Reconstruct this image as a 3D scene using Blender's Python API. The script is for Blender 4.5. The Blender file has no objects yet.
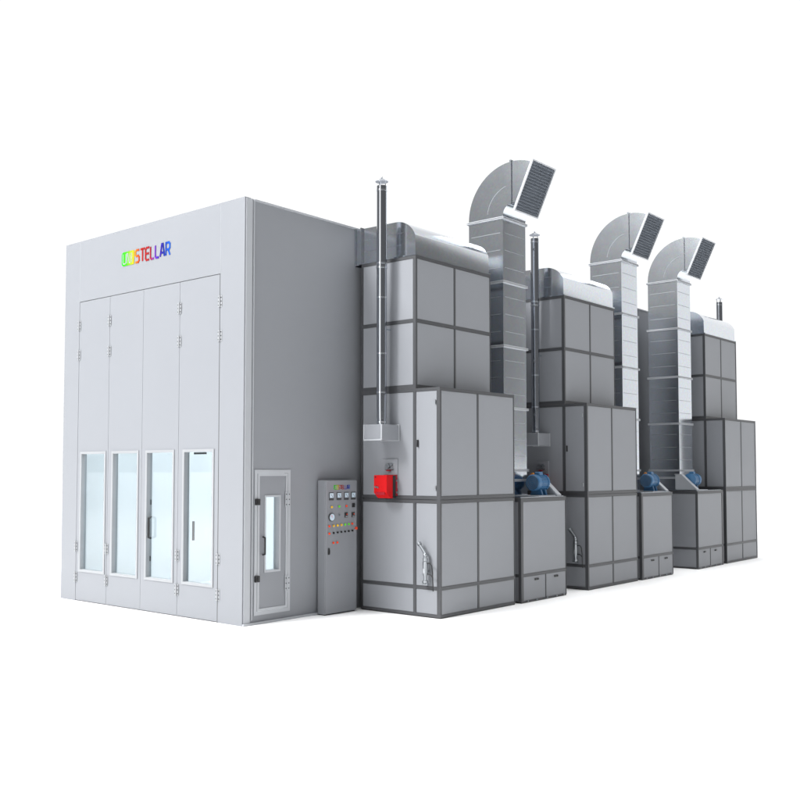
import bpy, bmesh, math, random
from mathutils import Vector, Matrix
random.seed(7)
S = bpy.context.scene
COL = S.collection
R = math.radians

# ------------------------------------------------------------------ materials
def mat(name, base, rough=0.5, metal=0.0, var=0.04, scale=3.0, bump=0.0, bscale=60.0, spec=0.5, coat=0.0):
    m = bpy.data.materials.new(name); m.use_nodes = True
    nt = m.node_tree; N = nt.nodes; L = nt.links
    b = N['Principled BSDF']
    b.inputs['Metallic'].default_value = metal
    b.inputs['Specular IOR Level'].default_value = spec
    b.inputs['Coat Weight'].default_value = coat
    tc = N.new('ShaderNodeTexCoord')
    no = N.new('ShaderNodeTexNoise'); no.inputs['Scale'].default_value = scale; no.inputs['Detail'].default_value = 6
    L.new(tc.outputs['Object'], no.inputs['Vector'])
    mx = N.new('ShaderNodeMix'); mx.data_type = 'RGBA'
    mx.inputs[6].default_value = tuple(c * (1 - var) for c in base) + (1,)
    mx.inputs[7].default_value = tuple(min(1, c * (1 + var)) for c in base) + (1,)
    L.new(no.outputs['Fac'], mx.inputs[0]); L.new(mx.outputs[2], b.inputs['Base Color'])
    mr = N.new('ShaderNodeMapRange'); mr.inputs[3].default_value = rough * 0.88; mr.inputs[4].default_value = min(1, rough * 1.12)
    L.new(no.outputs['Fac'], mr.inputs[0]); L.new(mr.outputs[0], b.inputs['Roughness'])
    if bump:
        n2 = N.new('ShaderNodeTexNoise'); n2.inputs['Scale'].default_value = bscale; n2.inputs['Detail'].default_value = 3
        L.new(tc.outputs['Object'], n2.inputs['Vector'])
        bp = N.new('ShaderNodeBump'); bp.inputs['Strength'].default_value = bump; bp.inputs['Distance'].default_value = 0.01
        L.new(n2.outputs['Fac'], bp.inputs['Height']); L.new(bp.outputs['Normal'], b.inputs['Normal'])
    return m

def galvanised(name, base, rough, bump=0.05):
    m = mat(name, base, rough, 1.0, 0.03, 2.0)
    nt = m.node_tree; N = nt.nodes; L = nt.links; b = N['Principled BSDF']
    tc = N.new('ShaderNodeTexCoord')
    vo = N.new('ShaderNodeTexVoronoi'); vo.inputs['Scale'].default_value = 38
    L.new(tc.outputs['Object'], vo.inputs['Vector'])
    mx = N.new('ShaderNodeMix'); mx.data_type = 'RGBA'; mx.blend_type = 'MULTIPLY'; mx.inputs[0].default_value = 0.10
    old = b.inputs['Base Color'].links[0].from_socket
    L.new(old, mx.inputs[6]); L.new(vo.outputs['Color'], mx.inputs[7]); L.new(mx.outputs[2], b.inputs['Base Color'])
    no = N.new('ShaderNodeTexNoise'); no.inputs['Scale'].default_value = 1.3; no.inputs['Detail'].default_value = 2
    L.new(tc.outputs['Object'], no.inputs['Vector'])
    bp = N.new('ShaderNodeBump'); bp.inputs['Strength'].default_value = bump; bp.inputs['Distance'].default_value = 0.05
    L.new(no.outputs['Fac'], bp.inputs['Height']); L.new(bp.outputs['Normal'], b.inputs['Normal'])
    return m

def glass_mat():
    m = bpy.data.materials.new('window_glass'); m.use_nodes = True
    nt = m.node_tree; N = nt.nodes; L = nt.links; N.clear()
    o = N.new('ShaderNodeOutputMaterial'); mx = N.new('ShaderNodeMixShader')
    t = N.new('ShaderNodeBsdfTransparent'); t.inputs[0].default_value = (0.96, 0.985, 0.99, 1)
    g = N.new('ShaderNodeBsdfGlossy'); g.inputs['Roughness'].default_value = 0.02
    f = N.new('ShaderNodeValue'); f.outputs[0].default_value = 0.07
    L.new(f.outputs[0], mx.inputs[0]); L.new(t.outputs[0], mx.inputs[1]); L.new(g.outputs[0], mx.inputs[2]); L.new(mx.outputs[0], o.inputs[0])
    return m

def emit_mat(name, col, st):
    m = bpy.data.materials.new(name); m.use_nodes = True
    b = m.node_tree.nodes['Principled BSDF']
    b.inputs['Base Color'].default_value = col + (1,)
    b.inputs['Emission Color'].default_value = col + (1,); b.inputs['Emission Strength'].default_value = st
    return m

def gradient_mat():
    m = bpy.data.materials.new('rainbow_print'); m.use_nodes = True
    nt = m.node_tree; N = nt.nodes; L = nt.links; b = N['Principled BSDF']
    b.inputs['Roughness'].default_value = 0.4
    tc = N.new('ShaderNodeTexCoord'); sx = N.new('ShaderNodeSeparateXYZ'); cr = N.new('ShaderNodeValToRGB')
    L.new(tc.outputs['Object'], sx.inputs[0]); L.new(sx.outputs[0], cr.inputs[0]); L.new(cr.outputs[0], b.inputs['Base Color'])
    stops = [(0.0, (0.0, 0.62, 0.01)), (0.12, (0.10, 0.70, 0.0)), (0.20, (0.45, 0.66, 0.0)), (0.255, (0.66, 0.58, 0.01)), (0.285, (0.80, 0.34, 0.0)), (0.33, (0.75, 0.10, 0.0)),
             (0.42, (0.50, 0.01, 0.005)), (0.60, (0.42, 0.0, 0.01)), (0.68, (0.20, 0.04, 0.45)), (0.74, (0.07, 0.0, 0.50)), (0.86, (0.0, 0.01, 0.30)), (1.0, (0.0, 0.13, 0.75))]
    e = cr.color_ramp.elements
    e[0].position = stops[0][0]; e[0].color = tuple(v * .6 for v in stops[0][1]) + (1,)
    e[1].position = 1.0; e[1].color = tuple(v * .6 for v in stops[-1][1]) + (1,)
    for p, c in stops[1:-1]:
        k = e.new(p); k.color = tuple(v * .6 for v in c) + (1,)
    return m

M = {}
M['panel'] = mat('painted_panel', (0.238, 0.248, 0.268), 0.42, 0, 0.02, 1.2, 0.02, 90)
M['booth'] = mat('booth_panel', (0.240, 0.250, 0.270), 0.42, 0, 0.015, 0.8, 0.015, 90)
M['trim'] = mat('aluminium_trim', (0.42, 0.435, 0.46), 0.38, 0.1, 0.03)
M['white'] = mat('white_frame_paint', (0.315, 0.325, 0.34), 0.35, 0, 0.02)
M['frame'] = mat('dark_grey_profile', (0.064, 0.066, 0.071), 0.40, 0.15, 0.05)
M['black'] = mat('black_plastic', (0.012, 0.012, 0.013), 0.35, 0, 0.1)
M['gap'] = mat('dark_gap_shade', (0.03, 0.03, 0.032), 0.7, 0, 0.1)  # near-black standing in for shade inside the door gaps
M['galv'] = galvanised('galvanised_sheet', (0.70, 0.735, 0.78), 0.16, 0.010)
M['galvb'] = galvanised('polished_sheet', (0.74, 0.77, 0.81), 0.15, 0.01)
M['rib'] = mat('folded_rib_edge', (0.30, 0.32, 0.345), 0.35, 0.3, 0.02)
M['chrome'] = mat('stainless_flue', (0.46, 0.48, 0.52), 0.08, 1.0, 0.02)
M['louvre'] = mat('louvre_blade', (0.15, 0.17, 0.20), 0.6, 0.0, 0.05)
M['red'] = mat('red_enamel', (0.50, 0.003, 0.005), 0.5, 0, 0.04, spec=0.25)
M['redd'] = mat('dark_red_enamel', (0.30, 0.003, 0.012), 0.4, 0, 0.04)
M['blue'] = mat('blue_motor_paint', (0.035, 0.13, 0.27), 0.38, 0, 0.08)
M['orange'] = mat('orange_cap', (0.7, 0.25, 0.03), 0.5)
M['steel'] = mat('zinc_fittings', (0.34, 0.36, 0.38), 0.32, 0.9, 0.05)
M['inner'] = mat('white_interior_panel', (0.66, 0.695, 0.715), 0.5, 0, 0.01)
M['grate'] = mat('floor_grating', (0.55, 0.58, 0.6), 0.6, 0, 0.1, 20)
M['glass'] = glass_mat()
M['lamp'] = emit_mat('lit_ceiling_lamp', (0.97, 0.99, 1.0), 21.0)
M['meterface'] = mat('meter_face', (0.55, 0.66, 0.75), 0.15)
M['red_l'] = mat('red_lens', (0.85, 0.07, 0.02), 0.3)
M['yel_l'] = mat('yellow_lens', (0.85, 0.50, 0.03), 0.3)
M['grn_l'] = mat('green_lens', (0.13, 0.65, 0.04), 0.3)
M['logo'] = gradient_mat()
M['ground'] = mat('white_studio_floor', (0.93, 0.93, 0.93), 0.9, 0, 0.005, 0.2, spec=0.0)

# ------------------------------------------------------------------ mesh builder
class MB:
    """collects shapes into one mesh; ymap maps a local y (used for mirrored units)"""
    def __init__(s, ymap=None):
        s.bm = bmesh.new(); s.ymap = ymap
    def box(s, x0, x1, y0, y1, z0, z1, bev=0.0):
        if s.ymap: y0, y1 = s.ymap(y0), s.ymap(y1)
        x0, x1 = sorted((x0, x1)); y0, y1 = sorted((y0, y1)); z0, z1 = sorted((z0, z1))
        r = bmesh.ops.create_cube(s.bm, size=1.0)
        for v in r['verts']:
            v.co = Vector(((x0 + x1) / 2 + v.co.x * (x1 - x0), (y0 + y1) / 2 + v.co.y * (y1 - y0), (z0 + z1) / 2 + v.co.z * (z1 - z0)))
        if bev:
            es = list({e for v in r['verts'] for e in v.link_edges})
            bmesh.ops.bevel(s.bm, geom=es, offset=bev, segments=1, affect='EDGES')
        return s
    def prism(s, pts, axis, a, b):
        """polygon pts in the plane across axis, extruded from a to b"""
        def mk(p, t):
            if axis == 'y': c = [p[0], t, p[1]]
            elif axis == 'x': c = [t, p[0], p[1]]
            else: c = [p[0], p[1], t]
            if s.ymap: c[1] = s.ymap(c[1])
            return s.bm.verts.new(c)
        A = [mk(p, a) for p in pts]; B = [mk(p, b) for p in pts]
        s.bm.faces.new(A); s.bm.faces.new(B[::-1])
        n = len(pts)
        for i in range(n):
            s.bm.faces.new((A[i], A[(i + 1) % n], B[(i + 1) % n], B[i]))
        return s
    def tube(s, p, q, r, seg=24, r2=None, caps=True):
        p, q = Vector(p), Vector(q)
        if s.ymap: p.y, q.y = s.ymap(p.y), s.ymap(q.y)
        d = q - p; rot = d.to_track_quat('Z', 'Y').to_matrix().to_4x4()
        bmesh.ops.create_cone(s.bm, cap_ends=caps, segments=seg, radius1=r, radius2=r if r2 is None else r2, depth=d.length,
                              matrix=Matrix.Translation((p + q) / 2) @ rot)
        return s
    def path(s, pts, r, seg=10):
        for a, b in zip(pts, pts[1:]): s.tube(a, b, r, seg)
        for a in pts[1:-1]: s.ball(a, r, 8)
        return s
    def ball(s, c, r, seg=16):
        c = Vector(c)
        if s.ymap: c.y = s.ymap(c.y)
        bmesh.ops.create_uvsphere(s.bm, u_segments=seg, v_segments=max(6, seg // 2), radius=r, matrix=Matrix.Translation(c))
        return s
    def lathe(s, c, prof, seg=32):
        """profile of (radius, z) turned about the vertical through c"""
        cx, cy, cz = c
        if s.ymap: cy = s.ymap(cy)
        rings = []
        for r, z in prof:
            rings.append([s.bm.verts.new((cx + r * math.cos(2 * math.pi * k / seg), cy + r * math.sin(2 * math.pi * k / seg), cz + z)) for k in range(seg)])
        for a, b in zip(rings, rings[1:]):
            for k in range(seg):
                s.bm.faces.new((a[k], a[(k + 1) % seg], b[(k + 1) % seg], b[k]))
        s.bm.faces.new(rings[0]); s.bm.faces.new(rings[-1])
        return s
    def groups(s):
        """faces grouped into pieces that do not touch each other"""
        s.bm.verts.ensure_lookup_table(); seen = set(); isl = []
        for v in s.bm.verts:
            if v in seen: continue
            st = [v]; seen.add(v); vs = []
            while st:
                x = st.pop(); vs.append(x)
                for e in x.link_edges:
                    o = e.other_vert(x)
                    if o not in seen: seen.add(o); st.append(o)
            lo = [min(x.co[k] for x in vs) - .002 for k in range(3)]; hi = [max(x.co[k] for x in vs) + .002 for k in range(3)]
            isl.append([vs, lo, hi])
        n = len(isl); par = list(range(n))
        def f(i):
            while par[i] != i: i = par[i]
            return i
        for i in range(n):
            for j in range(i):
                if all(isl[i][1][k] <= isl[j][2][k] and isl[j][1][k] <= isl[i][2][k] for k in range(3)): par[f(i)] = f(j)
        out = {}
        for i in range(n): out.setdefault(f(i), []).extend(isl[i][0])
        return sorted(out.values(), key=len, reverse=True)
    def build(s, name, m, parent=None, smooth=False, split=True):
        bmesh.ops.recalc_face_normals(s.bm, faces=s.bm.faces)
        if split:
            g = s.groups()
            if len(g) > 1:
                first = None
                for vs in g:
                    q = MB(); mp = {v: q.bm.verts.new(v.co) for v in vs}
                    for fc in {f for v in vs for f in v.link_faces}: q.bm.faces.new([mp[v] for v in fc.verts])
                    o = q.build(name, m, parent, smooth, False)
                    first = first or o
                s.bm.free()
                return first
        me = bpy.data.meshes.new(name); s.bm.to_mesh(me); s.bm.free()
        me.materials.append(m)
        if smooth:
            for p in me.polygons: p.use_smooth = True
            me.set_sharp_from_angle(angle=R(35))
        o = bpy.data.objects.new(name, me); COL.objects.link(o)
        if parent: o.parent = parent
        return o

def add_into(o, mb, m):
    """small surface detail of another colour, kept inside its part's mesh"""
    bmesh.ops.recalc_face_normals(mb.bm, faces=mb.bm.faces)
    t = bpy.data.meshes.new('t'); mb.bm.to_mesh(t); mb.bm.free()
    o.data.materials.append(m); k = len(o.data.materials) - 1
    b = bmesh.new(); b.from_mesh(o.data); n = len(b.faces)
    b.from_mesh(t); b.faces.ensure_lookup_table()
    for f in b.faces[n:]: f.material_index = k
    b.to_mesh(o.data); b.free(); bpy.data.meshes.remove(t)
    return o

def thing(name, label, cat, loc=(0, 0, 0), group=None):
    o = bpy.data.objects.new(name, None); COL.objects.link(o); o.location = loc
    o.empty_display_size = 0.3
    o['label'] = label; o['category'] = cat
    if group: o['group'] = group
    return o

def dup(root, loc, label):
    def rec(o, par):
        c = o.copy(); COL.objects.link(c)
        if par is not None: c.parent = par
        for ch in [x for x in o.children]: rec(ch, c)
        return c
    r = rec(root, None); r.location = loc; r['label'] = label
    return r

# ------------------------------------------------------------------ lettering (stroke drawn, one unit high)
GL = {
 'U': [[(0, 1), (0, .14), (.10, 0), (.42, 0), (.52, .14), (.52, 1)]],
 'N': [[(0, 0), (0, 1), (.12, 1), (.42, 0), (.54, 0), (.54, 1)]],
 'I': [[(0.04, 0), (0.04, 1)]],
 'S': [[(.54, 1), (.12, 1), (0, .88), (0, .62), (.12, .52), (.42, .52), (.54, .40), (.54, .12), (.42, 0), (0, 0)]],
 'T': [[(-.02, 1), (.62, 1)], [(.30, 1), (.30, 0)]],
 'E': [[(.52, 1), (.12, 1), (0, .86), (0, .14), (.12, 0), (.52, 0)], [(0, .52), (.48, .52)]],
 'L': [[(0, 1), (0, .14), (.12, 0), (.50, 0)]],
 'A': [[(0, 0), (.22, 1), (.38, 1), (.60, 0)], [(.10, .30), (.50, .30)]],
 'R': [[(0, 0), (0, 1), (.42, 1), (.54, .88), (.54, .58), (.42, .46), (0, .46)], [(.30, .46), (.56, 0)]],
}
def stroke(bm, pts, w, z0, z1):
    for i, (a, b) in enumerate(zip(pts, pts[1:])):
        a, b = Vector(a), Vector(b); d = (b - a).normalized(); n = Vector((-d.y, d.x)) * w / 2
        ea = d * w * 0.38 if i > 0 else d * 0; eb = d * w * 0.38 if i < len(pts) - 2 else d * 0
        q = [a - ea - n, b + eb - n, b + eb + n, a - ea + n]
        h = z1 + 0.0003 * (i % 3)
        lo = [bm.verts.new((p.x, p.y, z0)) for p in q]; hi = [bm.verts.new((p.x, p.y, h)) for p in q]
        bm.faces.new(lo[::-1]); bm.faces.new(hi)
        for k in range(4): bm.faces.new((lo[k], lo[(k + 1) % 4], hi[(k + 1) % 4], hi[k]))
def write_logo(parent, size_w, size_h, place, thick):
    """local x runs 0..1 over the whole logo so that the printed colours run along it"""
    ar = size_h / size_w
    root = MB(); bm = root.bm
    # rounded badge
    r = 0.04; W = 0.262; pts = []
    for cx, cy, a0 in ((W - .012, .012 + 0, -90), (W - .012, ar - .012, 0), (r, ar - r, 90), (r, r, 180)):
        rr = r if cx == r else .012
        for k in range(5):
            a = R(a0 + 90 * k / 4); pts.append((cx + rr * math.cos(a), cy + rr * math.sin(a)))
    lo = [bm.verts.new((x, y, 0)) for x, y in pts]; hi = [bm.verts.new((x, y, thick)) for x, y in pts]
    bm.faces.new(lo[::-1]); bm.faces.new(hi)
    for k in range(len(pts)): bm.faces.new((lo[k], lo[(k + 1) % len(pts)], hi[(k + 1) % len(pts)], hi[k]))
    badge = root.build('badge', M['logo'], parent)
    # white letters in the badge
    w = MB(); x = 0.032; hh = ar * 0.70
    for ch in 'UNI':
        sc = hh
        for st in GL[ch]: stroke(w.bm, [(x + p[0] * sc * 0.98, ar * 0.15 + p[1] * sc) for p in st], ar * 0.070, thick, thick * 1.5)
        x += {'U': 0.085, 'N': 0.094, 'I': 0.03}[ch]
    wl = w.build('white_lettering', M['white'], parent, False, False)
    l = MB(); x = 0.288
    hh = ar * 0.86
    for ch in 'STELLAR':
        for st in GL[ch]: stroke(l.bm, [(x + p[0] * hh * 0.92, ar * 0.07 + p[1] * hh) for p in st], ar * 0.135, 0, thick)
        x += {'S': 0.107, 'T': 0.104, 'E': 0.100, 'L': 0.098, 'A': 0.113, 'R': 0.10}[ch]
    ll = l.build('coloured_lettering', M['logo'], parent, False, False)
    for o in (badge, wl, ll):
        o.matrix_local = place @ Matrix.Diagonal((size_w, size_w, size_w, 1))
    return badge, wl, ll

# ------------------------------------------------------------------ ground
g = MB(); g.bm.faces.new([g.bm.verts.new(p) for p in ((-900, -900, 0), (900, -900, 0), (900, 900, 0), (-900, 900, 0))])
go = g.build('ground', M['ground']); go['kind'] = 'structure'

# ------------------------------------------------------------------ paint booth
W, BL, BH = 4.233, 14.0, 5.5
booth = thing('paint_booth', 'huge light grey industrial spray booth with four tall glazed folding door leaves and rainbow lettering', 'paint booth', (0, 0, 0))
T = 0.10
fw = MB()
fw.box(-W, -3.824, 0, T, 0, BH).box(-.478, 0, 0, T, 0, BH).box(-3.824, -.478, 0, T, 4.56, BH)
fw.build('front_wall', M['booth'], booth)
# faint joints of the header and jamb panels
j = MB().box(-3.826, -3.822, -.0015, 0, 4.56, BH - .005).box(-.480, -.476, -.0015, 0, 4.56, BH - .005)
j.build('panel_joint', M['trim'], booth)
# side wall with an opening for the personnel door
dy0, dy1, dz0, dz1 = .215, .795, .135, 1.955
sw = MB()
sw.box(-.08, 0, T + .006, dy0, 0, BH - .004).box(-.08, 0, dy1, BL, 0, BH - .004).box(-.08, 0, dy0, dy1, 0, dz0).box(-.08, 0, dy0, dy1, dz1, BH - .004)
sw.build('side_wall', M['booth'], booth)
MB().box(-W, -W + .08, T + .006, BL, 0, BH - .004).build('side_wall', M['booth'], booth)
MB().box(-W + .08, -.08, BL - .08, BL, 0, BH - .004).build('back_wall', M['booth'], booth)
MB().box(-W + .08, -.08, T, BL - .08, BH - .08, BH - .002).build('roof', M['booth'], booth)
ct = MB().box(0, .012, .018, T + .02, 0, BH - .01).box(0, .018, T + .04, T + .055, .06, BH - .01)
ct.build('corner_trim', M['trim'], booth)
MB().box(0, .035, .0, 2.0, 0, .028, .004).build('base_rail', M['trim'], booth)
MB().box(0.001, .02, T + .06, BL, BH - .03, BH - .006).build('roof_edge_trim', M['trim'], booth)
# interior lining and lamps
il = MB()
il.box(-W + .08, -W + .10, T + .05, BL - .1, 0.02, BH - .1).box(-.10, -.08, dy1 + .06, BL - .1, 0.02, BH - .1)
il.box(-W + .10, -.10, BL - .12, BL - .1, .02, BH - .1).box(-W + .10, -.10, T + .05, BL - .12, BH - .12, BH - .10)
il.build('interior_lining', M['inner'], booth)
MB().box(-W + .10, -.10, T + .02, BL - .12, .0, .02).build('floor_grating', M['grate'], booth)
for x in (-3.3, -.95):
    for k in range(5):
        y = 0.7 + k * 2.6
        f = MB().box(x - .36, x + .36, y, y + 1.6, BH - .16, BH - .121).build('ceiling_lamp', M['white'], booth)
        MB().box(x - .32, x + .32, y + .04, y + 1.56, BH - .165, BH - .1601).build('lamp_diffuser', M['lamp'], f)

edges = [-3.824, -3.012, -2.176, -1.338, -.478]
wins = [(-3.736, -3.058), (-2.907, -2.24), (-2.072, -1.42), (-1.233, -.574)]
wz0, wz1 = .442, 2.252
gaps = [.0015, .0028, .0025, .0028, .016]
def hinge(parent, x, z, h=.15, w=.060, nx=0):
    """hinge leaves with knuckles and screw heads on the front wall"""
    m = MB()
    for sx in (-1, 1):
        m.box(x + sx * .012, x + sx * (.012 + w / 2), -.006, -.0005, z - h / 2, z + h / 2, .002)
    m.tube((x, -.010, z - h / 2), (x, -.010, z + h / 2), .012, 12)
    o = m.build('hinge', M['white'], parent)
    s = MB()
    for sx in (-1, 1):
        for k in (-1, 0, 1):
            s.tube((x + sx * .026, -.0095, z + k * h * .33), (x + sx * .026, -.006, z + k * h * .33), .009, 8)
    add_into(o, s, M['frame'])
for i in range(4):
    a, b = edges[i] + gaps[i], edges[i + 1] - gaps[i + 1]
    wa, wb = wins[i]
    leaf = MB()
    ft = .024
    leaf.box(a, wa + ft, .004, .092, .012, 4.552).box(wb - ft, b, .004, .092, .012, 4.552)
    leaf.box(wa + ft, wb - ft, .004, .092, .012, wz0 + ft).box(wa + ft, wb - ft, .004, .092, wz1 - ft, 4.552)
    lo = leaf.build('door_leaf', M['booth'], booth)
    fr = MB()
    fr.box(wa, wa + ft, -.008, .0035, wz0, wz1).box(wb - ft, wb, -.008, .0035, wz0, wz1)
    fr.box(wa + ft, wb - ft, -.008, .0035, wz0, wz0 + ft).box(wa + ft, wb - ft, -.008, .0035, wz1 - ft, wz1)
    # deep inner reveal
    fr.box(wa + ft, wa + ft + .012, -.006, .068, wz0 + ft, wz1 - ft).box(wb - ft - .012, wb - ft, -.006, .068, wz0 + ft, wz1 - ft)
    fr.box(wa + ft + .012, wb - ft - .012, -.006, .068, wz0 + ft, wz0 + ft + .012).box(wa + ft + .012, wb - ft - .012, -.006, .068, wz1 - ft - .012, wz1 - ft)
    fr.build('window_frame', M['white'], lo)
    MB().box(wa + ft + .012, wb - ft - .012, .045, .051, wz0 + ft + .012, wz1 - ft - .012).build('window_pane', M['glass'], lo)
    if i >= 2:
        x = wa + ft + .05
        h = MB(); z0, z1 = (1.02, 1.32) if i == 2 else (1.02, 1.28)
        yy = .037 if i == 2 else .20
        if i == 2:
            h.path([(x, yy + .008, z0), (x + .02, yy - .045, z0 + .02), (x + .02, yy - .045, z1 - .02), (x, yy + .008, z1)], .017, 8)
            h.box(x - .008, x + .008, yy, yy + .008, z1 + .17, z1 + .24).box(x - .008, x + .008, yy, yy + .008, z0 - .32, z0 - .25)
        else:
            h.box(x - .03, x - .012, .131, .165, z0, z1, .003)
            h.box(x - .01, x + .22, .135, .17, wz1 - ft - .04, wz1 - ft - .014)
        h.build('pull_handle', M['black'], lo)
for x in (-3.824, -3.012, -1.338, -.478):
    for z in (4.19, 3.735, .818, .357):
        hinge(booth, x, z)
# dark strips painting the shade in the gaps right of and over the leaves
MB().box(-.4935, -.4795, .003, .06, .0, 4.553).box(-3.82, -.494, .03, .06, 4.5525, 4.56).build('gap_shade_strip', M['gap'], booth)

# personnel door in the side wall
sd = MB()
def ring(m, x0, x1, ya, yb, za, zb, w):
    m.box(x0, x1, ya, ya + w, za, zb).box(x0, x1, yb - w, yb, za, zb)
    m.box(x0, x1, ya + w, yb - w, za, za + w).box(x0, x1, ya + w, yb - w, zb - w, zb)
ring(sd, .0005, .012, .190, .820, .112, 1.978, .045)
sdf = sd.build('door_frame', M['trim'], booth)
lf = MB(); wy0, wy1, wwz0, wwz1 = .372, .630, .66, 1.635
lf.box(-.06, .004, dy0 + .024, wy0, dz0 + .024, dz1 - .024).box(-.06, .004, wy1, dy1 - .024, dz0 + .024, dz1 - .024)
lf.box(-.06, .004, wy0, wy1, dz0 + .024, wwz0).box(-.06, .004, wy0, wy1, wwz1, dz1 - .024)
pd = lf.build('personnel_door', M['booth'], booth)
tr = MB(); ring(tr, .005, .014, dy0 + .026, dy1 - .026, dz0 + .026, dz1 - .026, .032); tr.build('edge_trim', M['trim'], pd)
wf = MB(); ring(wf, .005, .016, wy0 - .012, wy1 + .012, wwz0 - .012, wwz1 + .012, .024)
ring(wf, -.09, .0045, wy0 + .0, wy1 - .0, wwz0, wwz1, .014); wf.build('window_frame', M['trim'], pd)
MB().box(-.05, -.045, wy0 + .014, wy1 - .014, wwz0 + .014, wwz1 - .014).build('window_pane', M['glass'], pd)
ph = MB().path([(.012, .335, .88), (.055, .335, .89), (.055, .335, 1.10), (.012, .335, 1.11)], .011, 8)
ph.build('door_handle', M['black'], pd)
for z in (1.563, .577):
    c = MB().box(.013, .045, .19, .262, z - .04, z + .04, .004); c.box(.045, .055, .21, .245, z - .022, z + .022, .002)
    c.build('cam_latch', M['black'], pd)
for z in (1.585, .48):
    c = MB().box(.0145, .022, .722, .752, z - .10, z + .10, .002).box(.0145, .022, .772, .802, z - .10, z + .10, .002).tube((.024, .762, z - .10), (.024, .762, z + .10), .010, 10)
    h = c.build('hinge', M['trim'], pd)
    s = MB()
    for yy in (.737, .787):
        for k in (-1, 0, 1): s.tube((.022, yy, z + k * .068), (.027, yy, z + k * .068), .008, 8)
    add_into(h, s, M['frame'])
# rainbow logo on the header
pl = Matrix.Translation((-2.715, -.0005, 4.955)) @ Matrix.Rotation(R(90), 4, 'X')
write_logo(booth, 1.165, .205, pl, .006)

# ------------------------------------------------------------------ control cabinet
cc = thing('control_cabinet', 'narrow grey control cabinet with meters and coloured buttons against the booth side wall', 'control cabinet', (.10, 1.6, 0))
ox, oy = .10, 1.6
X0, X1c, Y0, Y1, ZC = .025 - ox, .185 - ox, 1.322 - oy, 1.945 - oy, 1.835
MB().box(X0, X1c - .02, Y0, Y1, 0.012, ZC, .006).build('cabinet_body', M['panel'], cc)
cdoor = MB().box(X1c - .018, X1c, Y0 + .004, Y1 - .004, 0.02, ZC - .006, .004).build('cabinet_door', M['panel'], cc)
MB().box(X0 + .01, X1c - .03, Y0 + .01, Y1 - .01, 0, .012).build('dark_base_strip', M['black'], cc)
# picture-measured layout: u across (0..1), v height in metres
def U(u): return Y0 + (Y1 - Y0) * u
xf = X1c
def zc(py): return 1.835 - (py - 55) / (800 / 80) * (1.835 / 135.0)
for px in (170, 245, 318, 388):
    u = (px - 122) / 308; z = zc(218); y = U(u)
    b = MB().box(xf, xf + .012, y - .046, y + .046, z - .054, z + .054, .004).build('panel_meter', M['frame'], cc)
    MB().box(xf + .0121, xf + .014, y - .036, y + .036, z - .020, z + .044).build('meter_dial', M['meterface'], b)
    MB().tube((xf + .015, y + .022, z - .014), (xf + .015, y - .016, z + .030), .0022, 6).build('needle', M['black'], b)
def lens(px, py, mt, r=.0165):
    y = U((px - 122) / 308); z = zc(py)
    b = MB().tube((xf, y, z), (xf + .008, y, z), r * 1.25, 16).build('indicator_lamp', M['steel'], cc)
    MB().tube((xf + .008, y, z), (xf + .020, y, z), r, 16, r * .8).build('lens', M[mt], b)
lens(173, 325, 'yel_l'); lens(246, 322, 'grn_l'); lens(318, 320, 'red_l')
for px, mt in zip((150, 192, 230, 268, 305, 342, 377), ('red_l', 'yel_l', 'yel_l', 'yel_l', 'grn_l', 'grn_l', 'red_l')): lens(px, 517 - (px - 150) * .055, mt)
lens(150, 590, 'red_l'); lens(190, 685, 'red_l'); lens(228, 684, 'red_l')
for px in (193, 232, 268, 305, 342, 379):
    y = U((px - 122) / 308); z = zc(586 - (px - 193) * .06)
    b = MB().tube((xf, y, z), (xf + .010, y, z), .013, 12).build('selector_switch', M['black'], cc)
    MB().box(xf + .010, xf + .024, y - .004, y + .004, z - .012, z + .012).build('knob_grip', M['black'], b)
for px, py, hh in ((391, 315, .028), (316, 412, .036), (387, 412, .036)):
    y = U((px - 122) / 308); z = zc(py)
    b = MB().box(xf, xf + .014, y - .028, y + .028, z - hh, z + hh, .003).build('temperature_controller', M['black'], cc)
    if hh > .03:
        MB().box(xf + .0142, xf + .0155, y + .002, y + .02, z + .002, z + .018).build('digit_display', M['red_l'], b)
        MB().box(xf + .0142, xf + .0155, y - .02, y + .02, z - .03, z - .012).build('key_row', M['panel'], b)
y = U((245 - 122) / 308); z = zc(402)
MB().tube((xf, y, z), (xf + .012, y, z), .012, 12).box(xf + .012, xf + .025, y - .004, y + .004, z - .02, z + .006).build('key_switch', M['steel'], cc)
y = U((171 - 122) / 308); z = zc(427)
b = MB().tube((xf, y, z), (xf + .022, y, z), .056, 32).build('round_gauge', M['frame'], cc)
MB().tube((xf + .0221, y, z), (xf + .024, y, z), .047, 32).build('gauge_dial', M['meterface'], b)
MB().tube((xf + .026, y, z), (xf + .026, y - .02, z + .03), .0025, 6).build('needle', M['red_l'], b)
y = U((147 - 122) / 308); z = zc(768)
MB().box(xf, xf + .016, y - .014, y + .014, z - .045, z + .045, .004).box(xf + .016, xf + .026, y - .008, y + .008, z - .03, z + .02, .002).build('swing_handle', M['black'], cc)
y = Y1 - .030; z = zc(553)
MB().tube((xf, y, z), (xf + .022, y, z), .017, 16, .020).build('stop_button', M['red_l'], cc)
pl = Matrix.Translation((xf + .001, U((195 - 122) / 308), zc(150))) @ Matrix.Rotation(R(90), 4, 'Z') @ Matrix.Rotation(R(90), 4, 'X')
write_logo(cc, .325, .062, pl, .006)

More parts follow.
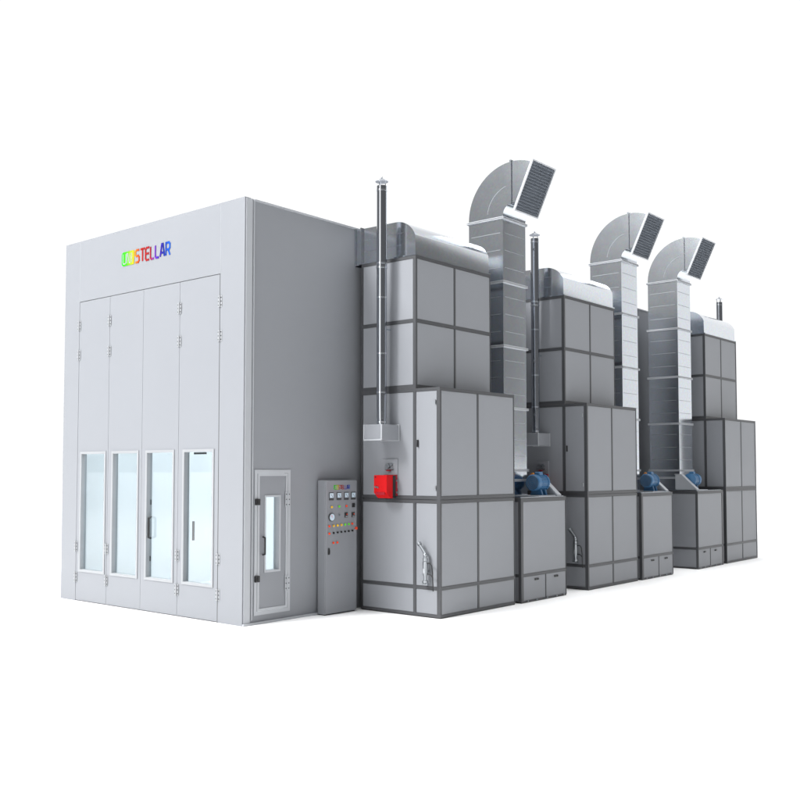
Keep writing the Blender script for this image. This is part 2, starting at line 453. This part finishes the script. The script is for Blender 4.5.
# ------------------------------------------------------------------ framed cabinets
def face(frame, panels, axis, f, out, u0, u1, zr, mull, th=.035, rec=.006, ymap=None):
    """axis 'y': face at y=f, u runs along x; axis 'x': face at x=f, u runs along y. zr: rails (z0,z1); mull: list per row of (u0,u1) mullions"""
    fi = f - out * (th + rec)
    def bx(m, ua, ub, za, zb, a, b, bev=0):
        if axis == 'y': m.box(ua, ub, a, b, za, zb, bev)
        else: m.box(a, b, ua, ub, za, zb, bev)
    for za, zb in zr:
        if zb - za > .08:
            mid = (za + zb) / 2
            bx(frame, u0, u1, za, mid - .006, f, fi); bx(frame, u0, u1, mid + .006, zb, f, fi)
            bx(frame, u0, u1, mid - .006, mid + .006, f - out * .012, fi)
        else: bx(frame, u0, u1, za, zb, f, fi)
    for k in range(len(zr) - 1):
        za, zb = zr[k][1], zr[k + 1][0]
        ms = mull[k] if k < len(mull) else []
        us = [u0] + [v for mm in ms for v in mm] + [u1]
        for mm in ms: bx(frame, mm[0], mm[1], za, zb, f, fi)
        for q in range(0, len(us), 2):
            panels.append((axis, us[q], us[q + 1], za, zb, f - out * rec, fi))

def cabinet(root, x0, x1, L, zr, front_mull, side_mull, post, ymap, z_top, back_mull=None):
    fr = MB(ymap); pn = []
    zlo, zhi = zr[0][0], zr[-1][1]
    p = post if post < .07 else .05
    py, pr = (.036, .014) if post < .07 else (.062, .012)
    for xa, xb in ((x0, x0 + .03), (x1 - p, x1)):
        for ya, yb in ((0, py), (L - pr, L)):
            fr.box(xa, xb, ya, yb, zlo, zhi)
    # small groove lines down the visible corner posts
    face(fr, pn, 'y', 0.001, -1, x0 + .03, x1 - p, zr, front_mull)
    face(fr, pn, 'y', L - .001, 1, x0 + .03, x1 - p, zr, back_mull or front_mull)
    face(fr, pn, 'x', x1 - .001, 1, py, L - pr, zr, side_mull)
    face(fr, pn, 'x', x0 + .001, -1, py, L - pr, zr, [])
    # the ends of the top
    fr.box(x0 + p, x1 - p, p, L - p, zhi - .03, zhi - .002)
    fr.build('frame', M['frame'], root)
    for axis, ua, ub, za, zb, a, b in pn:
        m = MB(ymap)
        if axis == 'y': m.box(ua + .0008, ub - .0008, a, b, za + .0008, zb - .0008, .003)
        else: m.box(a, b, ua + .0008, ub - .0008, za + .0008, zb - .0008, .003)
        m.build('panel', M['panel'], root)

CX0, CX1, CX2, CL = .13, 1.549, 1.135, 1.807
H1, H2, H3 = 3.09, 4.9375, 1.56
def hood_profile(inset=0.0):
    z0, zt, xr = H2 + .006, 5.455 - inset, 1.115 - inset
    r = .36
    pts = [(0.004, z0), (xr, z0)]
    for k in range(0, 13):
        a = R(20 + 70 * k / 12); pts.append((xr - r + r * math.cos(a) * 1.05, zt - r * 0.98 + r * 0.98 * math.sin(a)))
    pts.append((0.004, zt + .01))
    return pts

def supply_unit(loc, label, mirrored, group):
    root = thing('air_supply_unit', label, 'air unit', loc, group)
    L = CL
    ym = (lambda y: L - y) if mirrored else None
    mid = L / 2 - .02
    base = [(.014, .05), (.372, .418), (1.527, 1.623), (3.045, H1)]
    cabinet(root, CX0, CX1, L, base, [[(1.085, 1.135)]] * 3, [[(mid - .018, mid + .018)]] * 3, .055, ym, H1)
    tower = [(H1 + .001, 3.145), (4.005, 4.055), (4.895, H2)]
    cabinet(root, CX0, CX2, L, tower, [], [[(mid - .018 + .02, mid + .018 + .02)]] * 2, .050, ym, H2)
    MB(ym).box(CX0 + .004, CX1 - .004, .004, L - .004, 0, .0135).build('dark_base_strip', M['black'], root)  # black strip painting the shadow line where the unit meets the ground
    # corner groove on the posts
    # hood
    hm = MB(ym).prism(hood_profile(), 'y', .022, L - .012).build('hood', M['galvb'], root, True)
    fl = MB(ym)
    fl.box(CX0, CX2 + .006, -.004, .020, H2 + .001, H2 + .018).box(CX2 - .018, CX2 + .008, .0205, L, H2 + .001, H2 + .02)
    fl.build('hood_flange', M['galv'], root)
    rb = MB(ym)
    for z, xa, xb in ((5.12, .50, .86), (5.29, .55, .90), (5.12, .16, .42), (5.29, .16, .42)):
        rb.tube((xa, .021, z), (xb, .021, z), .004, 6)
    add_into(hm, rb, M['galv'])
    cb = MB(ym)
    for xa, xb in ((.001, .022), (.112, .134)):
        cb.box(xa, xb, -.012, L + .012, 4.92 if xb < .1 else 4.945, 5.475)
    cb.build('duct_collar', M['galv'], root)
    MB(ym).box(.022, .112, .004, L - .004, 4.945, 5.458).build('collar_sleeve', M['galv'], root)
    if not mirrored:
        # narrow service door fittings
        MB().box(1.163, 1.181, -.022, .005, 2.285, 2.385, .003).build('door_handle', M['black'], root)
        for z in (2.89, 1.735):
            MB().tube((1.476, -.008, z - .03), (1.476, -.008, z + .03), .010, 10).build('hinge', M['steel'], root)
        # gas line with valve and cables
        y = -.07
        g1 = MB().path([(1.25, y, .985), (1.35, y, .865), (1.352, y, .78)], .021, 12)
        g1.tube((1.352, y, .80), (1.352, y, .765), .033, 12).tube((1.352, y, .755), (1.352, y, .575), .036, 16)
        g1.tube((1.352, y, .575), (1.352, y, .555), .025, 12).tube((1.352, y, .555), (1.352, y, .46), .022, 12)
        g1.tube((1.24, y, .997), (1.262, y, .971), .030, 12).ball((1.352, y, .84), .032)
        g1.tube((1.352, y, .50), (1.352, y, .475), .042, 12).tube((1.30, y, .455), (1.40, y, .455), .022, 12)
        g1.tube((1.31, .0, .455), (1.31, y, .455), .016, 10).tube((1.352, 0.0, .62), (1.352, y, .62), .012, 8)
        gp = g1.build('gas_pipe', M['steel'], root, True)
        MB().path([(1.37, y, .725), (1.43, y, .735), (1.462, y, .70), (1.475, y, .60), (1.478, y, .50), (1.485, y, .37)], .0075, 8).path([(1.37, y, .59), (1.44, y, .585), (1.474, y, .55)], .0075, 8).build('black_cable', M['black'], gp, True)
        MB().box(1.345, 1.375, y - .041, y - .036, .60, .66).build('valve_tag', M['trim'], gp)
        # plate with a gauge above the burner
        p = MB().box(.545, .815, -.012, .006, 1.72, 2.13, .003).build('burner_plate', M['panel'], root)
        MB().tube((.66, -.012, 2.03), (.66, -.05, 2.03), .035, 16).tube((.72, -.012, 2.05), (.72, -.045, 2.05), .022, 12).tube((.60, -.03, 1.99), (.75, -.03, 1.99), .012, 8).build('pressure_switch', M['steel'], p, True)
        MB().box(.64, .70, -.045, -.013, 1.960, 1.974).build('red_tap', M['redd'], p)
    return root

Y = [2.092, 6.0865, 12.06]
G1 = 'air supply units along the booth side'
u1 = supply_unit((0, Y[0], 0), 'grey panelled supply unit with the red burner in full view, nearest the control cabinet', False, G1)
u2 = dup(u1, (0, Y[1], 0), 'grey panelled air supply unit in the middle of the row, between two low fan cabinets')
u3 = supply_unit((0, Y[2], 0), 'grey panelled supply unit at the far right end, flue behind its hood', True, G1)

# ------------------------------------------------------------------ flues and burners (bolted to the units, one each)
def flue(loc, label, mirrored, group):
    t = thing('flue_pipe', label, 'chimney', loc, group)
    ym = (lambda y: -y) if mirrored else None
    # local origin: on the unit's wall face, at the middle of the box, z of the box's underside
    z0 = 2.385
    MB(ym).box(-.16, .16, -.372, -.004, 0, .212, .004).build('flue_box', M['panel'], t)
    b = MB(ym).box(-.168, .168, -.382, -.370, -.008, .012).box(-.168, .168, -.02, -.0035, -.008, .22).box(-.168, -.150, -.382, -.370, .012, .214).box(.150, .168, -.382, -.370, .012, .214)
    b.build('flue_box_trim', M['trim'], t)
    cy = -.19
    pipe = MB(ym).tube((0, cy, .213), (0, cy, .30), .062, 32).tube((0, cy, .30), (0, cy, .62), .066, 32, .071).tube((0, cy, .62), (0, cy, 3.55), .071, 40)
    pipe.build('pipe', M['chrome'], t, True)
    for z, r in ((.25, .070), (.66, .0745), (1.20, .0735), (1.98, .0735), (2.40, .078), (2.46, .078), (3.49, .075)):
        MB(ym).tube((0, cy, z - .011), (0, cy, z + .011), r, 32).build('joint_band', M['galvb'], t, True)
    st = MB(ym)
    for a in (30, 150, 270):
        st.tube((.05 * math.cos(R(a)), cy + .05 * math.sin(R(a)), 3.52), (.05 * math.cos(R(a)), cy + .05 * math.sin(R(a)), 3.615), .006, 6)
    cap = MB(ym).lathe((0, cy, 3.61), [(.090, 0), (.092, .006), (.06, .026), (.02, .048), (.003, .05)], 32)
    cap.ball((0, cy, 3.675), .012)
    c = cap.build('rain_cap', M['chrome'], t, True)
    st.build('cap_stay', M['chrome'], c)
    # a strap back to the wall
    MB(ym).tube((0, cy, 1.55), (0, -.002, 1.55), .010, 8).build('wall_stay', M['galv'], t)
    return t
G2 = 'stainless flue pipes with rain caps'
f1 = flue((.682, Y[0], 2.385), 'tallest looking stainless flue pipe with rain cap, above the red burner in full view', False, G2)
f2 = dup(f1, (.682, Y[1], 2.385), 'stainless flue pipe with rain cap in front of the middle supply unit')
f3 = flue((.682, Y[2] + CL, 2.385), 'stainless flue pipe of which only the capped top shows behind the farthest hood', True, G2)

def burner(loc, label, group):
    t = thing('gas_burner', label, 'burner', loc, group)
    # local: x -.12...12, y from wall (0) outwards negative, z 0 at lower edge
    prof = [(-.235, .075), (-.235, .305), (-.225, .317), (-.107, .317), (-.107, .0), (-.15, .0)]
    MB().prism([(a, b) for a, b in prof], 'x', -.115, .115).build('burner_housing', M['red'], t)
    MB().box(-.118, .118, -.1068, -.046, .004, .31).build('black_gasket', M['black'], t)
    MB().box(-.10, .112, -.0455, -.001, .03, .322).build('mounting_block', M['redd'], t)
    MB().tube((.113, -.02, .24), (.124, -.02, .24), .014, 10).tube((.113, -.02, .08), (.124, -.02, .08), .014, 10).build('bolt', M['steel'], t)
    MB().box(-.075, .085, -.246, -.236, .045, .085).build('air_slot', M['redd'], t)
    MB().tube((-.075, -.235, .155), (-.075, -.252, .155), .014, 12).tube((-.04, -.235, .145), (-.04, -.246, .145), .010, 12).box(-.075, -.02, -.250, -.246, .15, .158).build('lock_knob', M['steel'], t)
    MB().tube((-.085, -.235, .29), (-.085, -.24, .29), .010, 10).build('screw', M['black'], t)
    return t
G3 = 'red gas burners below the flues'
b1 = burner((.702, Y[0] - .005, 1.588), 'bright red box burner mounted low on the nearest supply unit, in full view', G3)
b2 = dup(b1, (.702, Y[1] - .005, 1.588), 'red box burner of the middle unit mostly hidden behind the first blue motor')

# ------------------------------------------------------------------ exhaust fan cabinets
FX1, FL = 1.569, 1.309
def fan_cabinet(loc, label, mirrored, group):
    root = thing('fan_cabinet', label, 'fan cabinet', loc, group)
    L = FL; ym = (lambda y: L - y) if mirrored else None
    rails = [(.016, .032), (.385, .428), (1.500, 1.548)]
    m = L / 2 + .04
    cabinet(root, CX0, FX1, L, rails, [], [[(m - .009, m + .009)], []], .07, ym, H3)
    MB(ym).box(CX0 - .003, FX1 + .004, -.004, L + .003, 1.5485, 1.562).build('top_plate', M['frame'], root)
    MB(ym).box(CX0 + .03, FX1 - .03, .03, L - .03, 1.5625, 1.568).build('top_sheet', M['galv'], root)
    MB(ym).box(CX0 + .006, FX1 - .006, .006, L - .006, 0, .0155).build('dark_base_strip', M['black'], root)  # same black strip, ground shadow put into the colour
    for yy in (m - .27, m + .30):
        MB(ym).box(FX1 - .006, FX1 + .008, yy - .05, yy + .05, .315, .345, .003).box(FX1 + .008, FX1 + .016, yy + .01, yy + .045, .318, .342, .002).build('hatch_handle', M['black'], root)
    for yy in (.17, .42, .72, 1.0, 1.22):
        MB(ym).tube((FX1 - .004, yy, .024), (FX1 + .012, yy, .024), .012, 8).build('foot_bolt', M['steel'], root)
    return root
YF = [4.038, 8.0225, 10.52]
G4 = 'low exhaust fan cabinets between the tall units'
c1 = fan_cabinet((0, YF[0], 0), 'low grey fan cabinet between the nearest and the middle tall unit, blue motor on top', False, G4)
c2 = dup(c1, (0, YF[1], 0), 'low grey fan cabinet touching the right edge of the middle tall unit')
c3 = fan_cabinet((0, YF[2], 0), 'low grey fan cabinet before the farthest tall unit, wide left face showing', True, G4)

# ------------------------------------------------------------------ motors with belt guards
def motor(loc, label, mirrored, group):
    """origin: front corner of the cabinet top; y towards the guard"""
    t = thing('fan_motor', label, 'motor', loc, group)
    L = FL; ym = (lambda y: L - y) if mirrored else None
    cx, cz, r0 = 1.30, .215, .122
    b = MB(ym)
    b.tube((cx, .835, cz), (cx, 1.03, cz), r0, 40)
    b.tube((cx, 1.03, cz), (cx, 1.06, cz), r0 + .012, 40).tube((cx, 1.06, cz), (cx, 1.095, cz), r0 + .012, 40, .07)
    for k in range(28):
        a = 2 * math.pi * k / 28
        if math.sin(a) < -.75: continue
        c, s = math.cos(a), math.sin(a)
        b.tube((cx + c * (r0 + .003), .86, cz + s * (r0 + .003)), (cx + c * (r0 + .003), 1.02, cz + s * (r0 + .003)), .006, 4)
    b.build('motor_body', M['blue'], t, True, False)
    fc = MB(ym).tube((cx, .765, cz), (cx, .84, cz), r0 + .008, 40).tube((cx, .75, cz), (cx, .765, cz), r0 - .008, 40, r0 + .008)
    cow = fc.build('fan_cowl', M['blue'], t, True)
    gr = MB(ym)
    for r in (.025, .05, .075, .10):
        for k in range(24):
            a, bb = 2 * math.pi * k / 24, 2 * math.pi * (k + 1) / 24
            gr.tube((cx + r * math.cos(a), .748, cz + r * math.sin(a)), (cx + r * math.cos(bb), .748, cz + r * math.sin(bb)), .004, 4)
    add_into(cow, gr, M['frame'])
    MB(ym).box(cx - .045, cx + .05, .88, .99, .325, .385, .012).build('terminal_box', M['blue'], t)
    MB(ym).tube((cx - .06, .84, .345), (cx - .06, .87, .345), .026, 16).build('lifting_eye', M['orange'], t, True)
    ft = MB(ym)
    for yy in (.86, .98):
        ft.prism([(cx - .11, .02), (cx + .11, .02), (cx + .08, .11), (cx - .08, .11)], 'y', yy, yy + .04)
    ft.build('motor_foot', M['blue'], t)
    MB(ym).box(1.04, 1.50, .62, 1.12, .0085, .0195).build('slide_rail', M['trim'], t)
    gd = MB(ym)
    gd.prism([(1.055, .020), (1.50, .020), (1.18, .315), (1.055, .315)], 'y', 1.185, 1.20)
    gd.build('belt_guard', M['trim'], t)
    lip = MB(ym)
    lip.prism([(1.515, .008), (1.535, .022), (1.195, .335), (1.055, .335), (1.055, .320), (1.186, .320)], 'y', 1.125, 1.235)
    lip.build('guard_edge', M['trim'], t)
    return t
G5 = 'blue fan motors on the low cabinets'
m1 = motor((0, YF[0], 1.562), 'blue motor on the low cabinet between the nearest and the middle tall unit', False, G5)
m2 = dup(m1, (0, YF[1], 1.562), 'blue electric motor on the second low cabinet, right of the middle tall unit')
m3 = motor((0, YF[2], 1.562), 'blue electric motor on the third low cabinet, half hidden behind its triangular belt guard', True, G5)

# ------------------------------------------------------------------ exhaust ducts
def duct(loc, label, group):
    """origin at the middle of the duct foot on the cabinet top"""
    t = thing('exhaust_duct', label, 'duct', loc, group)
    x0, x1, h = -.327, .327, .325
    zb = 1.568
    F = [1.815, 1.97, 2.94, 3.91, 4.92, 5.93]
    MB().box(x0 - .006, x1 + .006, -h - .006, h + .006, .0005, F[0] - zb).build('duct_base', M['galv'], t)
    zs = [F[0]] + F[1:]
    for a, b in zip(zs, zs[1:]):
        s = MB().box(x0, x1, -h, h, a - zb + .001, b - zb - .001).build('duct_section', M['galv'], t)
        if b - a > .5:
            rb = MB(); n = 3
            for k in range(n):
                z = a - zb + (b - a) * (k + .85) / (n + .7)
                rb.box(x0 + .05, x1 - .05, -h - .004, -h - .0003, z - .004, z + .004)
                rb.box(x1 + .0003, x1 + .004, -h + .05, h - .05, z - .004, z + .004)
                rb.box(x0 - .004, x0 - .0003, -h + .05, h - .05, z - .004, z + .004)
            add_into(s, rb, M['rib'])
    for f in F:
        fl = MB()
        for dz in (-.018, .004):
            w = .028
            fl.box(x0 - w, x1 + w, -h - w, -h - .0005, f - zb + dz, f - zb + dz + .015, .003).box(x0 - w, x1 + w, h + .0005, h + w, f - zb + dz, f - zb + dz + .015, .003)
            fl.box(x0 - w, x0 - .0005, -h, h, f - zb + dz, f - zb + dz + .015).box(x1 + .0005, x1 + w, -h, h, f - zb + dz, f - zb + dz + .015)
        fl.build('flange', M['trim'], t)
    # elbow: centre (cx, cz), swept from 180 to 64 degrees
    cx, cz, ro, ri, a1 = .503, F[-1] - zb + .03, .830, .176, 65
    pts = [(x0, cz - .018)]
    n = 28
    for k in range(n + 1):
        a = R(180 - (180 - a1) * k / n); pts.append((cx + ro * math.cos(a), cz + ro * math.sin(a)))
    for k in range(n + 1):
        a = R(a1 + (180 - a1) * k / n); pts.append((cx + ri * math.cos(a), cz + ri * math.sin(a)))
    pts.append((x1, cz - .018))
    el = MB(); bm = el.bm
    A = [bm.verts.new((p[0], -h, p[1])) for p in pts]; B = [bm.verts.new((p[0], h, p[1])) for p in pts]
    N = len(pts)
    for i in range(N // 2 - 1 + 0):
        j = N - 1 - i
        bm.faces.new((A[i], A[i + 1], A[j - 1], A[j])); bm.faces.new((B[i], B[j], B[j - 1], B[i + 1]))
    for i in range(N - 1):
        if i == N // 2 - 1: continue            # open outlet
        bm.faces.new((A[i], B[i], B[i + 1], A[i + 1]))
    eo = el.build('elbow', M['galv'], t, True)
    # standing seam round the crown and an arc crimp
    sm = MB()
    sm.box(cx - .035, cx - .005, -h - .022, -h - .0005, cz + ri - .03, cz + ro + .022).box(cx - .035, cx - .005, -h, h, cz + ro + .001, cz + ro + .022)
    sm.box(cx - .035, cx - .005, h + .0005, h + .022, cz + ri - .03, cz + ro + .022)
    sm.build('elbow_seam', M['galv'], eo)
    ar = MB(); rr = .47; q = None
    for k in range(15):
        a = R(172 - 68 * k / 14); p = (cx + rr * math.cos(a), -h - .001, cz + rr * math.sin(a))
        if q: ar.tube(q, p, .005, 6)
        q = p
    add_into(eo, ar, M['rib'])
    # outlet louvre: frame in the plane of the outlet
    ca, sa = math.cos(R(a1)), math.sin(R(a1))
    u = Vector((ca, 0, sa)); nrm = Vector((sa, 0, -ca)); C = Vector((cx, 0, cz))
    lv = bpy.data.objects.new('x', None)
    fr = MB()
    def ob(m, ua, ub, ya, yb, na, nb):
        r = bmesh.ops.create_cube(m.bm, size=1.0)
        for v in r['verts']:
            uu = (ua + ub) / 2 + v.co.x * (ub - ua); yy = (ya + yb) / 2 + v.co.y * (yb - ya); nn = (na + nb) / 2 + v.co.z * (nb - na)
            v.co = C + u * uu + nrm * nn + Vector((0, yy, 0))
    e = .016; la, lb = ri - .10, ro + .03
    ob(fr, la - e, lb + e, -h - e, -h + .004, -.008, .030); ob(fr, la - e, lb + e, h - .004, h + e, -.008, .030)
    ob(fr, la - e, la + .004, -h + .004, h - .004, -.008, .030); ob(fr, lb - .004, lb + e, -h + .004, h - .004, -.008, .030)
    fo = fr.build('louvre_frame', M['trim'], t)
    bl = MB(); nb = 17
    for k in range(nb):
        uu = la + .01 + (lb - la - .02) * (k + .5) / nb; s = (lb - la) / nb
        c0 = C + u * (uu + s * .42) + nrm * (-.004); c1 = C + u * (uu - s * .30) + nrm * .028
        dn = (u * .004 + nrm * .004)
        vs = [bl.bm.verts.new(c + Vector((0, y, 0))) for c, y in ((c0, -h + .005), (c0, h - .005), (c1, h - .005), (c1, -h + .005), (c0 + dn, -h + .005), (c0 + dn, h - .005), (c1 + dn, h - .005), (c1 + dn, -h + .005))]
        for f in ((0, 1, 2, 3), (7, 6, 5, 4), (0, 4, 5, 1), (1, 5, 6, 2), (2, 6, 7, 3), (3, 7, 4, 0)): bl.bm.faces.new([vs[i] for i in f])
    bl.build('louvre_blades', M['louvre'], fo, False, False)
    bk = MB(); ob(bk, la + .002, lb - .002, -h + .002, h - .002, -.016, -.0065); bk.build('mesh_screen', M['louvre'], fo)
    bpy.data.objects.remove(lv)
    return t
G6 = 'galvanised exhaust ducts with hooked outlets'
e1 = duct((.727, YF[0] + FL / 2, 1.568), 'tallest looking galvanised duct with louvred hook outlet, rising behind the nearest tall unit', G6)
e2 = dup(e1, (.727, YF[1] + FL / 2, 1.568), 'galvanised duct with louvred hook outlet rising behind the middle tall unit')
e3 = dup(e1, (.727, YF[2] + FL / 2 , 1.568), 'galvanised duct with hooked outlet left of the farthest tall unit, seen to its foot')

# ------------------------------------------------------------------ camera
cam = bpy.data.cameras.new('camera'); co = bpy.data.objects.new('camera', cam); COL.objects.link(co)
cam.sensor_width = 36; cam.lens = 962.9 / 800 * 36
cam.shift_x = (400 - 396.9) / 800; cam.shift_y = (424.38 - 400) / 800
cam.clip_start = .1; cam.clip_end = 5000
co.location = (9.3906, -8.1243, 1.9665)
co.rotation_euler = (R(90) + 0.048, 0, 0.6993)
S.camera = co

# ------------------------------------------------------------------ world: a white studio, darker to the right of the row
wd = bpy.data.worlds.new('World'); S.world = wd; wd.use_nodes = True
nt = wd.node_tree; N = nt.nodes; LK = nt.links
bg = N['Background']
tc = N.new('ShaderNodeTexCoord'); sx = N.new('ShaderNodeSeparateXYZ'); LK.new(tc.outputs['Generated'], sx.inputs[0])
def mth(op, a, b=None):
    n = N.new('ShaderNodeMath'); n.operation = op
    for i, v in enumerate((a, b)):
        if v is None: continue
        if isinstance(v, (int, float)): n.inputs[i].default_value = v
        else: LK.new(v, n.inputs[i])
    return n.outputs[0]
def sstep(v, a, b, ta, tb):
    n = N.new('ShaderNodeMapRange'); n.interpolation_type = 'SMOOTHSTEP'
    LK.new(v, n.inputs[0]); n.inputs[1].default_value = a; n.inputs[2].default_value = b; n.inputs[3].default_value = ta; n.inputs[4].default_value = tb
    return n.outputs[0]
az = mth('MULTIPLY', mth('ARCTAN2', sx.outputs[0], sx.outputs[1]), 57.29578)      # 0 = +y, 90 = +x
BACK, RIGHT, FRONT, TOP, CAP = 1.06, 0.18, 0.26, 0.75, 12.5
right = sstep(az, 28.8, 31.3, BACK, RIGHT)                 # back -> right
left = sstep(az, -100.0, -80.0, FRONT, 1.0)              # front-left -> back
right2 = sstep(az, 120.0, 170.0, 0.0, FRONT - RIGHT)
ring_ = mth('ADD', mth('MULTIPLY', right, left), right2)
el = sx.outputs[2]
top = sstep(el, .45, .80, 0.0, 1.0)
mixv = mth('ADD', mth('MULTIPLY', ring_, mth('SUBTRACT', 1.0, top)), mth('MULTIPLY', top, TOP))
cap = sstep(el, .955, .985, 0.0, CAP)
azp = mth('ABSOLUTE', mth('SUBTRACT', mth('MODULO', mth('ADD', az, 360.0), 360.0), 180.5))
strip = mth('MULTIPLY', sstep(azp, 10.5, 12.5, 2.3, 0.0), sstep(el, .55, .70, 1.0, 0.0))      # tall strip light in front
tot = mth('ADD', mth('ADD', mixv, cap), strip)
LK.new(tot, bg.inputs['Strength']); bg.inputs['Color'].default_value = (0.985, 0.993, 1.0, 1)
wd.cycles.sampling_method = 'MANUAL'; wd.cycles.sample_map_resolution = 1024

# studio key lamp, high at the front left
ld = bpy.data.lights.new('studio_lamp', 'AREA'); ld.shape = 'DISK'; ld.size = 11; ld.energy = 3.1 * math.pi * 35 ** 2 * 1.42
ld.color = (1.0, 1.0, 1.0)
lo = bpy.data.objects.new('studio_lamp', ld); COL.objects.link(lo)
a, e = R(17), R(40)
d = Vector((-math.sin(a) * math.cos(e), -math.cos(a) * math.cos(e), math.sin(e)))
lo.location = Vector((-1, 3, 2)) + d * 35
lo.rotation_euler = d.to_track_quat('Z', 'Y').to_euler()

S.view_settings.view_transform = 'Standard'; S.view_settings.look = 'None'; S.view_settings.gamma = 1; S.view_settings.exposure = 0
S.cycles.max_bounces = 8; S.cycles.transparent_max_bounces = 12
S.cycles.sample_clamp_indirect = 6
